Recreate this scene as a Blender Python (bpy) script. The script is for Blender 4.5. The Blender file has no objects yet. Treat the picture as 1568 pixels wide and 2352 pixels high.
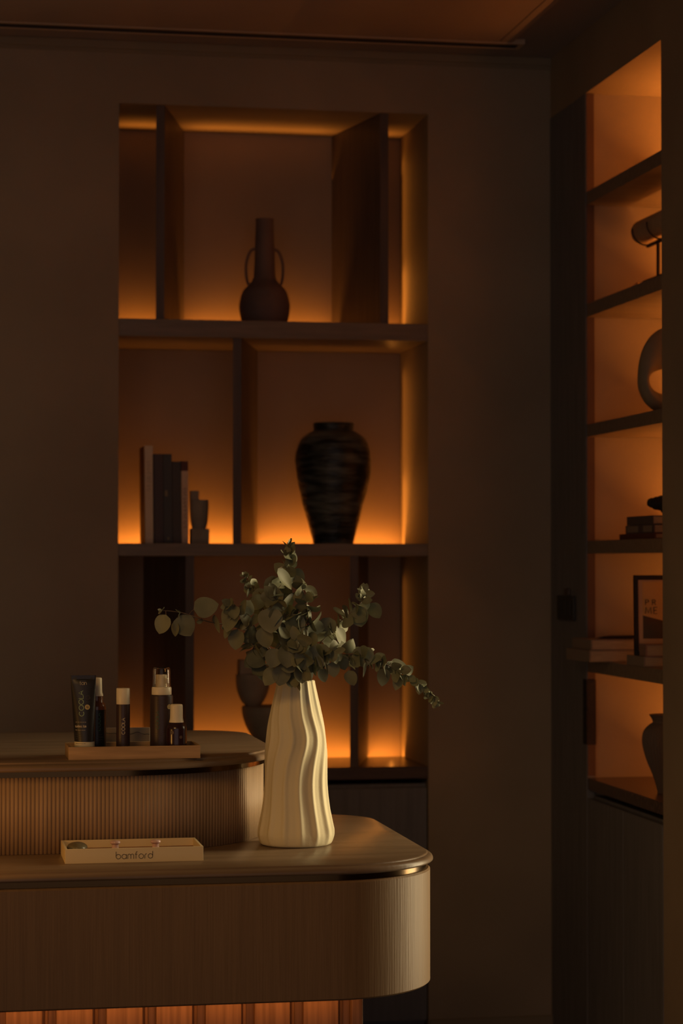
import bpy, bmesh, math, random
from mathutils import Vector, Matrix
random.seed(7)
S = bpy.context.scene
COL = S.collection
PI = math.pi

# ------------------------------------------------------------------ materials
def mat(name, col, rough=0.6, metal=0.0, var=0.0, nscale=8.0, stretch=(1, 1, 1), col2=None,
        bump=0.0, bscale=60.0, bstretch=None, spec=0.5, trans=0.0, coat=0.0, detail=6.0, ior=1.45, lo=0.35, hi=0.65):
    m = bpy.data.materials.new(name); m.use_nodes = True
    nt = m.node_tree; N = nt.nodes; L = nt.links
    b = N['Principled BSDF']
    b.inputs['Base Color'].default_value = (*col, 1)
    b.inputs['Roughness'].default_value = rough
    b.inputs['Metallic'].default_value = metal
    b.inputs['Specular IOR Level'].default_value = spec
    b.inputs['IOR'].default_value = ior
    b.inputs['Transmission Weight'].default_value = trans
    b.inputs['Coat Weight'].default_value = coat
    tc = N.new('ShaderNodeTexCoord')
    def noise(scale, st):
        mp = N.new('ShaderNodeMapping'); mp.inputs['Scale'].default_value = st
        L.new(tc.outputs['Object'], mp.inputs['Vector'])
        n = N.new('ShaderNodeTexNoise'); n.inputs['Scale'].default_value = scale
        n.inputs['Detail'].default_value = detail
        L.new(mp.outputs['Vector'], n.inputs['Vector'])
        return n
    if col2 is not None or var > 0:
        c2 = col2 if col2 is not None else tuple(c * (1 - var) for c in col)
        n = noise(nscale, stretch)
        r = N.new('ShaderNodeValToRGB')
        r.color_ramp.elements[0].position = lo; r.color_ramp.elements[1].position = hi
        r.color_ramp.elements[0].color = (*c2, 1); r.color_ramp.elements[1].color = (*col, 1)
        L.new(n.outputs['Fac'], r.inputs['Fac'])
        L.new(r.outputs['Color'], b.inputs['Base Color'])
    if bump > 0:
        n = noise(bscale, bstretch or (1, 1, 1))
        bp = N.new('ShaderNodeBump'); bp.inputs['Strength'].default_value = bump
        bp.inputs['Distance'].default_value = 0.01
        L.new(n.outputs['Fac'], bp.inputs['Height']); L.new(bp.outputs['Normal'], b.inputs['Normal'])
    return m

M = {}
M['plaster'] = mat('limewash_plaster', (.36, .29, .205), .85, var=.16, nscale=2.2, bump=.12, bscale=45, spec=.2)
M['ceiling'] = mat('shaded_ceiling', (.34, .30, .28), .8, spec=.2)  # darker than the panel field: shade along the walls put into the colour
M['ceiling_panel'] = mat('brown_ceiling_panel', (.46, .36, .29), .7, var=.15, nscale=1.3, spec=.25)
M['slot'] = mat('slot_black', (.006, .006, .006), .7)
M['vent'] = mat('vent_frame_paint', (.52, .40, .28), .6)
M['trim'] = mat('trim_paint', (.27, .22, .15), .75, spec=.2)
M['floor'] = mat('dark_floor', (.08, .06, .05), .5, var=.4, nscale=5)
M['dark_wood'] = mat('dark_stained_wood', (.115, .087, .072), .5, col2=(.085, .065, .053), nscale=6, stretch=(10, 10, .7), bump=.05, bscale=10, bstretch=(16, 16, 1))
M['panel_wood'] = mat('black_brown_wood', (.19, .19, .20), .6, col2=(.155, .155, .165), nscale=6, stretch=(10, 10, .7), spec=.3)
M['edge'] = mat('reddish_wood_edge', (.11, .06, .035), .55)
M['shelf_wood'] = mat('shelf_wood', (.23, .18, .13), .45, col2=(.18, .14, .10), nscale=6, stretch=(1, 10, 10))
M['shelf_gloss'] = mat('shelf_polished', (.11, .07, .05), .26, col2=(.08, .05, .035), nscale=6, stretch=(1, 10, 10))
M['backing'] = mat('backing_panel', (.37, .285, .21), .75, var=.12, nscale=3, spec=.2)
M['niche'] = mat('niche_lining', (.40, .31, .22), .8, var=.1, nscale=3, spec=.2)
M['led'] = mat('led_diffuser', (.25, .22, .18), .6)
M['oak'] = mat('desk_oak', (.225, .135, .060), .5, col2=(.195, .116, .051), nscale=7, stretch=(16, 16, .55), bump=.12, bscale=9, bstretch=(26, 26, .8), spec=.35)
M['flute'] = mat('fluted_oak', (.36, .24, .14), .5, col2=(.30, .198, .112), nscale=5, stretch=(8, 8, 1), spec=.35)
M['slat'] = mat('base_wood', (.34, .19, .10), .45, col2=(.22, .12, .06), nscale=6, stretch=(18, 18, .6), spec=.4)
M['stone'] = mat('travertine_top', (.205, .138, .085), .32, col2=(.145, .097, .057), nscale=5, stretch=(.7, 5, 16), bump=.05, bscale=60, spec=.3, lo=.3, hi=.7)
M['brass'] = mat('brass', (.085, .052, .022), .20, metal=1.0)
M['ceramic'] = mat('matt_cream_ceramic', (.74, .66, .44), .7, bump=.06, bscale=260, spec=.25)
M['leaf'] = mat('eucalyptus_leaf', (.235, .235, .135), .5, col2=(.125, .13, .078), nscale=14, spec=.35, lo=.3, hi=.7)
M['stem'] = mat('eucalyptus_stem', (.15, .10, .06), .6)
M['box'] = mat('cream_lacquer_box', (.72, .60, .36), .5, spec=.3)
M['liner'] = mat('brown_insert', (.32, .14, .07), .6, var=.4, nscale=30)
M['ink'] = mat('dark_ink', (.05, .035, .025), .7)
M['rose'] = mat('rose_quartz', (.74, .50, .44), .18, var=.3, nscale=40)
M['jade'] = mat('green_stone', (.17, .15, .09), .3, var=.3, nscale=40)
M['tray'] = mat('tray_wood', (.50, .32, .155), .5, col2=(.36, .225, .105), nscale=6, stretch=(1.2, 14, 14), spec=.3)
M['tray_in'] = mat('tray_inner', (.10, .07, .05), .5)
M['navy'] = mat('black_plastic', (.018, .016, .016), .38)
M['black_teal'] = mat('black_teal_plastic', (.012, .014, .013), .35)
M['brownplastic'] = mat('dark_brown_plastic', (.045, .026, .024), .4)
M['amber'] = mat('amber_plastic', (.13, .045, .02), .25, coat=.3)
M['maroon'] = mat('dark_maroon_plastic', (.03, .011, .012), .22, coat=.15)
M['cap'] = mat('ivory_plastic', (.76, .68, .48), .35)
M['capgrey'] = mat('pale_cap', (.60, .54, .36), .45)
M['clear'] = mat('clear_plastic', (.92, .9, .86), .04, trans=1.0, ior=1.25)
M['ink_green'] = mat('green_ink', (.30, .42, .25), .5)
M['ink_teal'] = mat('teal_ink', (.055, .14, .10), .5)
M['ink_pale'] = mat('pale_ink', (.55, .48, .34), .5)
M['ink_dim'] = mat('dim_ink', (.085, .075, .065), .6)
M['badge'] = mat('badge_gold', (.48, .37, .16), .5)
M['badge_dim'] = mat('badge_dim', (.11, .075, .05), .5)
M['card'] = mat('grey_card', (.34, .28, .21), .7, var=.15, nscale=12, stretch=(1, 1, 4))
M['clay'] = mat('brown_clay', (.19, .13, .11), .75, var=.2, nscale=10, bump=.1, bscale=80)
M['urn'] = mat('black_glazed', (.15, .168, .145), .36, col2=(.012, .014, .013), nscale=9, stretch=(1, 1, 5.5), bump=.7, bscale=13, bstretch=(1, 1, 5), spec=.5, lo=.42, hi=.72)
M['sculpt'] = mat('grey_brown_stone', (.34, .29, .22), .8, var=.2, nscale=20, bump=.1, bscale=90)
M['ringstone'] = mat('pale_stone', (.29, .25, .18), .75, var=.15, nscale=15, bump=.1, bscale=90)
M['pot'] = mat('ribbed_pot_clay', (.13, .10, .085), .8)
M['rock'] = mat('black_rock', (.02, .015, .015), .7, bump=.5, bscale=70)
M['blackmetal'] = mat('black_metal', (.02, .014, .012), .45, metal=.3)
M['scroll'] = mat('linen_roll', (.55, .42, .29), .9, var=.15, nscale=60)
M['glassbit'] = mat('glint_metal', (.95, .66, .36), .12, metal=1.0)  # gold metal standing in for a glint on glass
M['page'] = mat('book_pages', (.42, .33, .22), .9, var=.25, nscale=30, stretch=(1, 1, 20))
M['cream_cover'] = mat('cream_book_cover', (.72, .60, .43), .7, var=.08, nscale=20)
M['cream_cover_warm'] = mat('cream_pink_cover', (.66, .50, .36), .7)
M['red_cover'] = mat('dark_red_book_cover', (.11, .035, .025), .6)
M['brown_cover'] = mat('dark_brown_book_cover', (.085, .065, .07), .6)
M['navy_cover'] = mat('dark_grey_book_cover', (.075, .078, .082), .6)
M['charcoal_cover'] = mat('charcoal_book_cover', (.08, .07, .068), .6)
M['red_ink'] = mat('red_ink', (.22, .06, .03), .7)
M['pale_cover'] = mat('pale_grey_cover', (.24, .19, .15), .7)
M['pink_cover'] = mat('dusty_pink_cover', (.27, .16, .12), .7)
M['tan_paper'] = mat('tan_paper', (.62, .37, .14), .7)
M['tan_margin'] = mat('tan_margin', (.58, .38, .22), .7)
M['grey_photo'] = mat('grey_photo', (.055, .06, .05), .6, col2=(.09, .05, .03), nscale=7, stretch=(1, 1, 2))
M['switch'] = mat('switch_plate', (.035, .036, .028), .5)
M['sensor'] = mat('sensor_plastic', (.09, .065, .05), .5)

# ------------------------------------------------------------------ object helpers
def tag(o, label=None, cat=None, group=None, kind=None):
    if label: o['label'] = label
    if cat: o['category'] = cat
    if group: o['group'] = group
    if kind: o['kind'] = kind
    return o

def thing(name, loc, label, cat, group=None):
    o = bpy.data.objects.new(name, None); COL.objects.link(o)
    o.location = loc; o.empty_display_size = .05
    return tag(o, label, cat, group)

def root_loc(p):
    v = Vector((0, 0, 0))
    while p is not None:
        v += p.location; p = p.parent
    return v

def obj(name, bm, m, parent=None, smooth=False, base=None):
    """world-space bmesh -> ONE mesh object whose origin sits at its parent's base"""
    off = root_loc(parent) if parent is not None else (Vector(base) if base else Vector((0, 0, 0)))
    bmesh.ops.recalc_face_normals(bm, faces=bm.faces[:])
    for v in bm.verts: v.co -= off
    if smooth:
        for f in bm.faces: f.smooth = True
        for e in bm.edges:
            if len(e.link_faces) == 2 and e.calc_face_angle(0) > math.radians(38): e.smooth = False
    me = bpy.data.meshes.new(name); bm.to_mesh(me); bm.free()
    me.materials.append(m)
    o = bpy.data.objects.new(name, me); COL.objects.link(o)
    if parent is not None: o.parent = parent
    elif base: o.location = base
    return o

def struct(name, bm, m, smooth=False, parent=None):
    o = obj(name, bm, m, parent, smooth)
    if parent is None: o['kind'] = 'structure'
    return o

def NB(): return bmesh.new()

def box(bm, x0, x1, y0, y1, z0, z1, bev=0.0):
    r = bmesh.ops.create_cube(bm, size=1)
    vs = r['verts']
    for v in vs:
        v.co = Vector((x0 + (v.co.x + .5) * (x1 - x0), y0 + (v.co.y + .5) * (y1 - y0), z0 + (v.co.z + .5) * (z1 - z0)))
    if bev > 0:
        es = list({e for v in vs for e in v.link_edges})
        bmesh.ops.bevel(bm, geom=es, offset=bev, segments=2, profile=.6, affect='EDGES')
    return bm

def obox(bm, c, ux, uy, sx, sy, z0, z1, bev=0.0):
    """box with oriented footprint: centre c (x,y), unit axes ux, uy, full sizes sx, sy"""
    r = bmesh.ops.create_cube(bm, size=1); vs = r['verts']
    for v in vs:
        a, b_, z = v.co.x * sx, v.co.y * sy, v.co.z + .5
        v.co = Vector((c[0] + ux[0] * a + uy[0] * b_, c[1] + ux[1] * a + uy[1] * b_, z0 + z * (z1 - z0)))
    if bev > 0:
        es = list({e for v in vs for e in v.link_edges})
        bmesh.ops.bevel(bm, geom=es, offset=bev, segments=2, profile=.6, affect='EDGES')
    return bm

def loft(bm, rings, cap0=True, cap1=True, closed=True):
    vr = [[bm.verts.new(p) for p in r] for r in rings]
    n = len(vr[0])
    for a, b_ in zip(vr, vr[1:]):
        for i in range(n if closed else n - 1):
            j = (i + 1) % n
            bm.faces.new((a[i], a[j], b_[j], b_[i]))
    if cap0: bm.faces.new(vr[0][::-1])
    if cap1: bm.faces.new(vr[-1])
    return bm

def lathe(bm, cx, cy, prof, seg=48, cap0=True, cap1=True, rfun=None, ex=1.0, ey=1.0):
    rings = []
    for (r, z) in prof:
        ring = []
        for i in range(seg):
            t = 2 * PI * i / seg
            rr = r * (rfun(t, z) if rfun else 1)
            ring.append(Vector((cx + rr * math.cos(t) * ex, cy + rr * math.sin(t) * ey, z)))
        rings.append(ring)
    return loft(bm, rings, cap0, cap1)

def smooth_prof(pts, n=6):
    out = []
    for i in range(len(pts) - 1):
        p0 = pts[max(i - 1, 0)]; p1 = pts[i]; p2 = pts[i + 1]; p3 = pts[min(i + 2, len(pts) - 1)]
        for k in range(n):
            t = k / n
            out.append(tuple(.5 * ((2 * p1[d]) + (-p0[d] + p2[d]) * t + (2 * p0[d] - 5 * p1[d] + 4 * p2[d] - p3[d]) * t * t
                                   + (-p0[d] + 3 * p1[d] - 3 * p2[d] + p3[d]) * t ** 3) for d in range(len(p1))))
    out.append(tuple(pts[-1]))
    return out

def tube(bm, pts, r, seg=8, caps=True):
    pts = [Vector(p) for p in pts]
    rs = r if isinstance(r, (list, tuple)) else [r] * len(pts)
    rings = []; prev = None
    for i, p in enumerate(pts):
        d = (pts[min(i + 1, len(pts) - 1)] - pts[max(i - 1, 0)])
        if d.length < 1e-9: d = Vector((0, 0, 1))
        d.normalize()
        if prev is None:
            up = Vector((0, 0, 1)) if abs(d.z) < .9 else Vector((1, 0, 0))
            a = d.cross(up).normalized()
        else:
            a = (prev - d * prev.dot(d))
            a = a.normalized() if a.length > 1e-6 else d.orthogonal().normalized()
        prev = a; b_ = d.cross(a)
        rings.append([p + (a * math.cos(2 * PI * k / seg) + b_ * math.sin(2 * PI * k / seg)) * rs[i] for k in range(seg)])
    return loft(bm, rings, caps, caps)

# stroke lettering -------------------------------------------------
def arc(cx, cy, r, a0, a1, n=14, ry=None):
    ry = r if ry is None else ry
    return [(cx + r * math.cos(math.radians(a0 + (a1 - a0) * i / n)), cy + ry * math.sin(math.radians(a0 + (a1 - a0) * i / n))) for i in range(n + 1)]
# every glyph: (advance width, list of polylines); x-height / cap height = 1
GL = {
 'C': (1.0, [arc(.5, .5, .5, 48, 312)]), 'O': (1.06, [arc(.53, .5, .5, 0, 360, 24)]),
 'L': (.62, [[(.05, 1), (.05, 0), (.6, 0)]]), 'A': (.86, [[(0, 0), (.43, 1), (.86, 0)], [(.2, .34), (.66, .34)]]),
 'P': (.6, [[(.05, 0), (.05, 1), (.3, 1)] + arc(.3, .75, .25, 90, -90) + [(.05, .5)]]),
 'R': (.66, [[(.05, 0), (.05, 1), (.3, 1)] + arc(.3, .75, .25, 90, -90) + [(.05, .5)], [(.3, .5), (.62, 0)]]),
 'M': (1.0, [[(0, 0), (.12, 1), (.5, .15), (.88, 1), (1, 0)]]),
 'E': (.6, [[(.58, 1), (.05, 1), (.05, 0), (.58, 0)], [(.05, .52), (.5, .52)]]),
 'b': (1.02, [[(.04, 1.55), (.04, .5)] + arc(.52, .5, .48, 180, -180, 24)]),
 'a': (1.02, [[(.98, 1.0), (.98, 0)], arc(.5, .5, .48, 0, 360, 24)]),
 'm': (1.3, [[(.03, 0), (.03, .7)] + arc(.34, .68, .31, 180, 0, 10) + [(.65, .68), (.65, 0)], [(.65, .68)] + arc(.96, .68, .31, 180, 0, 10) + [(1.27, 0)]]),
 'f': (.6, [[(.22, 0), (.22, 1.2)] + arc(.5, 1.2, .28, 180, 80, 8), [(0, .95), (.5, .95)]]),
 'o': (1.02, [arc(.51, .5, .49, 0, 360, 24)]),
 'r': (.5, [[(.04, 0), (.04, .62)] + arc(.42, .6, .38, 180, 90, 8)]),
 'd': (1.02, [[(.98, 1.55), (.98, .5)] + arc(.5, .5, .48, 0, 360, 24)]),
 't': (.5, [[(.25, 1.4), (.25, .2)] + arc(.45, .2, .2, 180, 270, 5), [(0, .95), (.5, .95)]]),
 'n': (.8, [[(.04, 1), (.04, 0)], [(.04, .62)] + arc(.4, .62, .36, 180, 0, 10) + [(.76, 0)]]),
 's': (.7, [arc(.35, .75, .25, 40, 270, 8) + arc(.35, .25, .25, 90, -140, 8)]),
 'u': (.8, [[(.04, 1), (.04, .38)] + arc(.4, .38, .36, 180, 360, 10) + [(.76, 1)], [(.76, .4), (.76, 0)]]),
 'l': (.16, [[(.08, 1.5), (.08, 0)]]),
 'e': (.9, [[(.02, .5), (.9, .5)] + arc(.46, .5, .44, 0, 315, 18)]),
 ' ': (.5, []),
}
def strokes(text, size, gap=.22):
    x = 0; out = []
    for ch in text:
        w, ls = GL[ch]
        for l in ls: out.append([((x + px) * size, py * size) for px, py in l])
        x += w + gap
    return out, (x - gap) * size

def write(bm, text, size, place, rad, width=None, gap=.22):
    """place(u, v) -> world point on the surface; u along the text from its centre, v up from the baseline"""
    st, w = strokes(text, size, gap)
    k = (width / w) if width else 1
    for l in st:
        tube(bm, [place((x - w / 2) * k, y) for x, y in l], rad, seg=6)

# ------------------------------------------------------------------ room shell
WY = 6.40      # face of the back wall
WX = 1.786     # face of the right wall
NX0, NX1 = .523, 1.418
NT = 2.68

b = NB(); box(b, -2.4, 2.5, -.6, 7.0, -.1, 0); struct('floor', b, M['floor'])

b = NB()
box(b, -2.4, NX0, WY, 6.83, 0, 2.90)
box(b, NX1, WX, WY, 6.83, 0, 2.90)
box(b, NX0, NX1, WY, 6.83, NT, 2.90)
box(b, -2.4, 2.5, 6.83, 6.95, 0, 2.90)
struct('wall_back', b, M['plaster'])

NEAR = 5.38
b = NB()
box(b, WX, 2.25, NEAR, WY + .43, NT, 2.90)            # header over the alcove
box(b, WX, 2.25, 5.06, NEAR, 0, 2.90)                 # pier beside it
box(b, 1.812, 2.25, 6.046, WY + .43, 0, NT)           # end wall of the alcove
box(b, 2.16, 2.25, NEAR, 6.046, 0, NT)                # its back
box(b, WX, 2.25, 4.37, 5.06, 2.45, 2.90)              # lintel over the opening towards the daylight
box(b, WX, 2.25, -.6, 4.37, 0, 2.90)
struct('wall_right', b, M['plaster'])
b = NB(); box(b, -2.5, -2.4, -.6, 6.95, 0, 2.90); struct('wall_left', b, M['plaster'])

b = NB()
box(b, -2.4, 2.5, -.6, 6.95, 2.857, 2.96)
ceil = struct('ceiling', b, M['ceiling'])
b = NB()                                              # boarded field, a seam near its right edge
box(b, -2.4, 1.572, -.6, 6.175, 2.8455, 2.857)
box(b, 1.576, 1.612, -.6, 6.175, 2.8455, 2.857)
struct('trim_1', b, M['ceiling_panel'])
b = NB(); box(b, -2.4, WX, WY - .012, WY, 2.832, 2.857, .003)
box(b, -2.4, WX, WY - .005, WY, 2.823, 2.832)
struct('trim_2', b, M['trim'])
b = NB(); box(b, NX1 + .002, WX, WY - .012, WY, 0, .062, .003)
struct('baseboard_back', b, M['trim'])

diff = thing('slot_diffuser', (.3, 6.215, 2.857), 'long black twin-slot air diffuser in the ceiling beside the back wall', 'air vent')
b = NB(); box(b, -1.6, 1.65, 6.177, 6.192, 2.843, 2.857)
box(b, -1.6, 1.65, 6.238, 6.250, 2.843, 2.857); box(b, 1.636, 1.65, 6.192, 6.238, 2.843, 2.857)
obj('frame', b, M['vent'], diff)
b = NB(); box(b, -1.6, 1.636, 6.192, 6.238, 2.8445, 2.857)
obj('slot_recess', b, M['slot'], diff)
b = NB(); box(b, -1.6, 1.636, 6.2125, 6.2165, 2.8435, 2.8444)
obj('slot_bar', b, M['sensor'], diff)

# ------------------------------------------------------------------ lights
LEDC = (1.0, .315, .04)
def area(name, loc, direction, sx, sy, power, col, spread=180):
    l = bpy.data.lights.new(name, 'AREA'); l.shape = 'RECTANGLE'; l.size = sx; l.size_y = sy
    l.energy = power; l.color = col; l.spread = math.radians(spread)
    o = bpy.data.objects.new(name, l); COL.objects.link(o)
    o.location = loc
    z = -Vector(direction).normalized()
    return o, z
def orient(o, z, xaxis):
    x = Vector(xaxis); x = (x - z * x.dot(z)).normalized(); y = z.cross(x)
    o.rotation_euler = Matrix((x, y, z)).transposed().to_euler()
def strip(name, loc, direction, xaxis, length, power, width=.012, col=LEDC, spread=180):
    o, z = area(name, loc, direction, length, width, power, col, spread); orient(o, z, xaxis); return o

# ------------------------------------------------------------------ shelving in the back wall
PY = 6.790    # face of the floating backing panels
SA, SB, SC = 2.069, 1.432, .790
unit = thing('wall_shelving', ((NX0 + NX1) / 2, 6.6, .75), 'tall dark wood shelving with slanted dividers, glowing orange in the back wall recess', 'shelf')
for zt, th, m in ((SA, .050, 'shelf_wood'), (SB, .036, 'shelf_wood'), (SC, .036, 'shelf_gloss')):
    b = NB(); box(b, NX0 + .0005, NX1 - .0005, WY + .002, PY - .055, zt - th, zt, .0015); box(b, NX0 + .0005, NX1 - .0005, PY - .0553, 6.829, zt - th, zt - th + .003)
    obj('shelf', b, M[m], unit)
for z0, z1 in ((SA - .045, NT - .001), (SB - .031, SA - .051), (SC - .031, SB - .037)):
    b = NB(); box(b, NX0 + .001, NX1 - .0008, PY, PY + .02, z0, z1, .001)
    obj('backing_panel', b, M['backing'], unit)
    b = NB(); box(b, NX0 + .004, NX1 - .004, PY - .048, PY - .032, z0 - .001, z0 + .003)
    obj('led_strip', b, M['led'], unit)
def divider(xf, xb, z0, z1):
    """a fin from the front edge (xf, left side) slanting back to (xb, right or left side)"""
    y0, y1 = WY + .012, PY - .003
    t = .0245
    bm = NB(); rings = []
    for z in (z0, z1):
        rings.append([Vector((xf, y0, z)), Vector((xf + t, y0, z)), Vector((xb + t, y1, z)), Vector((xb, y1, z))])
    loft(bm, rings)
    obj('divider', bm, M['dark_wood'], unit)
divider(.629, .726, SA, NT - .001)
divider(1.279, 1.203, SA, NT - .001)
divider(.850, .950, SB, SA - .05)
divider(.715, .630, SC, SB - .036)
divider(1.190, 1.292, SC, SB - .036)

for zt, pw in ((SA, 1.05), (SB, 1.95), (SC, 1.8)):
    strip('shelf_glow_light', ((NX0 + NX1) / 2, PY - .045, zt - .0255), (0, .12, 1), (1, 0, 0), NX1 - NX0 - .004, pw)

strip('ceiling_glow_fill', ((NX0 + NX1) / 2, PY - .006, NT - .13), (0, -.60, 1), (1, 0, 0), .88, .24, .008, spread=62)  # extra unseen strip, added to brighten the recess ceiling
for z0, z1, pw in ((SA, NT - .02, .080), (SB, SA - .06, .075), (SC, SB - .05, .055)):
    strip('side_glow_light', (NX1 - .030, PY - .003, (z0 + z1) / 2), (.28, -1, 0), (0, 0, 1), z1 - z0 - .10, pw * .8, .008, spread=84)
    if z0 > 1: strip('side_glow_light', (NX1 - .030, PY - .003, z0 + .11), (.28, -1, 0), (0, 0, 1), .19, pw * .7, .008, spread=84)

cab = thing('base_cabinet', ((NX0 + NX1) / 2, 6.6, 0), 'dark wood cabinet below the glowing shelves in the back wall', 'cabinet')
b = NB(); box(b, NX0 + .002, NX1 - .002, WY + .026, 6.828, .05, .738); obj('body', b, M['panel_wood'], cab)
mid = (NX0 + NX1) / 2
for x0, x1 in ((NX0 + .003, mid - .0015), (mid + .0015, NX1 - .003)):
    b = NB(); box(b, x0, x1, WY + .006, WY + .025, .06, .728, .0015); obj('door', b, M['panel_wood'], cab)
b = NB(); box(b, NX0 + .002, NX1 - .002, WY + .05, 6.8, 0, .05); obj('plinth', b, M['panel_wood'], cab)

# ------------------------------------------------------------------ shelving in the right wall
RX = 2.135
ru = thing('wall_shelving', (1.95, 5.7, .72), 'tall dark wood shelving lit orange, set in the right-hand wall', 'shelf')
RS = [(2.405, .036), (2.094, .037), (1.760, .035), (1.438, .036), (1.112, .036), (.784, .032)]
for zt, th in RS:
    b = NB(); box(b, WX + .001, 2.158, NEAR + .001, 6.043, zt - th, zt, .0012)
    obj('shelf', b, M['shelf_gloss' if zt < 1 else 'shelf_wood'], ru)
b = NB(); box(b, WX - .002, WX + .0225, 6.036, WY - .0005, 0, NT - .001, .001)
obj('side_panel', b, M['panel_wood'], ru)
b = NB(); box(b, WX + .001, WX + .0223, 6.0335, 6.0359, .79, NT - .0012); obj('edge_band', b, M['edge'], ru)
b = NB(); box(b, WX - .0045, WX + .0235, 6.029, 6.064, .875, 1.055, .002)
obj('edge_pull', b, M['rock'], ru)
zs = [NT] + [r[0] - r[1] for r in RS[:-1]]
for (zt, th), top in zip(RS, zs):
    b = NB(); box(b, RX, RX + .02, NEAR + .004, 6.040, zt + .003, top - .001)
    obj('backing_panel', b, M['backing'], ru)
for (zt, th), pw in zip(RS, (4.0, 2.9, 2.9, 2.9, 1.7, 2.7)):
    strip('shelf_glow_light', (RX - .040, 5.712, zt + .005), (.50, 0, .87), (0, 1, 0), .645, pw, col=(1, .31, .05))
rc = thing('base_cabinet', (1.95, 5.7, 0), 'low dark wood cabinet under the lit shelving of the right-hand wall', 'cabinet')
b = NB(); box(b, WX + .018, 2.155, NEAR + .002, 6.034, 0, .735); obj('body', b, M['panel_wood'], rc)
for y0, y1 in ((NEAR + .003, 5.706), (5.709, 6.033)):
    b = NB(); box(b, WX - .001, WX + .017, y0, y1, .01, .728, .0015); obj('door', b, M['panel_wood'], rc)

sw = thing('light_switch', (WX - .004, 6.22, 1.248), 'small black switch plate on the dark panel at the room corner', 'switch')
b = NB(); box(b, WX - .011, WX - .002, 6.135, 6.305, 1.214, 1.282, .002); plate = obj('plate', b, M['switch'], sw)
for y in (6.175, 6.22, 6.265):
    b = NB(); box(b, WX - .014, WX - .011, y - .017, y + .017, 1.228, 1.268, .001); obj('button', b, M['switch'], plate)
b = NB(); box(b, WX - .010, WX - .002, 6.19, 6.235, 1.283, 1.303, .003)
o = obj('wall_sensor', b, M['sensor'], None, base=(WX, 6.21, 1.283))
tag(o, 'tiny brown sensor just above the black switch plate', 'sensor')

# ------------------------------------------------------------------ reception desk
DX0 = -1.0
def outline(x1, y0, y1, rf, rb, ins=0.0, nx=40, na=24):
    """plan of a counter: straight left end, rounded front-right and back-right corners"""
    X1, Y0, Y1, RF, RB = x1 - ins, y0 + ins, y1 - ins, max(rf - ins, .004), max(rb - ins, .004)
    p = [(DX0 + (X1 - RF - DX0) * i / nx, Y0) for i in range(nx)]
    for i in range(na + 1):
        t = -PI / 2 + PI / 2 * i / na
        p.append((X1 - RF + RF * math.cos(t), Y0 + RF + RF * math.sin(t)))
    for i in range(na + 1):
        t = PI / 2 * i / na
        p.append((X1 - RB + RB * math.cos(t), Y1 - RB + RB * math.sin(t)))
    p.append((DX0, Y1))
    return p
def slab(bm, x1, y0, y1, rf, rb, prof):
    loft(bm, [[Vector((x, y, z)) for x, y in outline(x1, y0, y1, rf, rb, ins)] for ins, z in prof])
desk = thing('reception_desk', (.2, 4.8, 0), 'two-tier reception desk with rounded corner, travertine tops and fluted upper front', 'desk')
LZ = .790; UZ = .978
LIP = lambda z, h: [(.014, z - h), (.0025, z - h + .0006), (.0004, z - h + .0025), (0, z - h + .0045), (.0006, z - h + .0080), (.0024, z - h + .0112), (.0054, z - h + .0137),
                    (.0094, z - h + .0149), (.0112, z - h + .0156), (.0124, z - .0012), (.0146, z)]
b = NB(); slab(b, 1.018, 4.342, 5.245, .235, .15, LIP(LZ, .019)); obj('lower_countertop', b, M['stone'], desk, True)
b = NB(); slab(b, 1.018, 4.342, 5.245, .235, .15, [(.014, .7585), (.014, .7705)]); obj('brass_trim', b, M['brass'], desk, True)
b = NB(); slab(b, 1.012, 4.346, 5.24, .232, .15, [(.004, .527), (0, .5305), (0, .755), (.003, .7585)]); obj('body', b, M['oak'], desk, True)
# recessed base with boards
b = NB(); box(b, DX0, .846, 4.526, 5.05, 0, .5268); obj('base', b, M['slat'], desk)
x = .861 - .026
b = NB(); box(b, .838, .861, 4.496, 5.04, .002, .5265, .002); obj('slat', b, M['slat'], desk)
k = 0
xr_ = .812
while xr_ > -.45:
    b = NB(); box(b, xr_ - .071, xr_, 4.502, 4.526, .002, .5265, .0025); obj('slat', b, M['slat'], desk)
    b = NB(); tube(b, [(xr_ + .0085, 4.522, .003), (xr_ + .0085, 4.522, .526)], .0038, 8); obj('bead', b, M['slat'], desk, True)
    xr_ -= .0985
# fluted upper body
def fluted(x1, y0, y1, rf, rb, pitch, depth, z0, z1):
    base = outline(x1, y0, y1, rf, rb, 0, nx=900, na=200)
    # resample by arc length from the right-hand back end to the left front so the ribs are even round the corner
    pts = [Vector((x, y, 0)) for x, y in base]
    L = [0]
    for a, c in zip(pts, pts[1:]): L.append(L[-1] + (c - a).length)
    tot = L[-1]; n = int(tot / pitch) * 7
    res = []; j = 0
    for i in range(n):
        s = tot * i / n
        while L[j + 1] < s: j += 1
        f = (s - L[j]) / max(L[j + 1] - L[j], 1e-9)
        p = pts[j].lerp(pts[j + 1], f); d = (pts[j + 1] - pts[j]).normalized()
        nrm = Vector((d.y, -d.x, 0))
        ph = (s / pitch) % 1.0
        res.append(p + nrm * (depth * math.sqrt(max(0, 1 - (2 * ph - 1) ** 2)) - depth))
    bm = NB()
    loft(bm, [[Vector((p.x, p.y, z)) for p in res] for z in (z0, z1)])
    return bm
b = fluted(.722, 4.608, 5.36, .346, .12, .0083, .0034, LZ + .0005, .9455); o = obj('fluted_panel', b, M['flute'], desk)
for p_ in o.data.polygons: p_.use_smooth = len(p_.vertices) == 4
b = NB(); slab(b, .728, 4.602, 5.368, .352, .125, [(0, .9457), (0, .9575)]); obj('brass_trim', b, M['brass'], desk, True)
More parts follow.
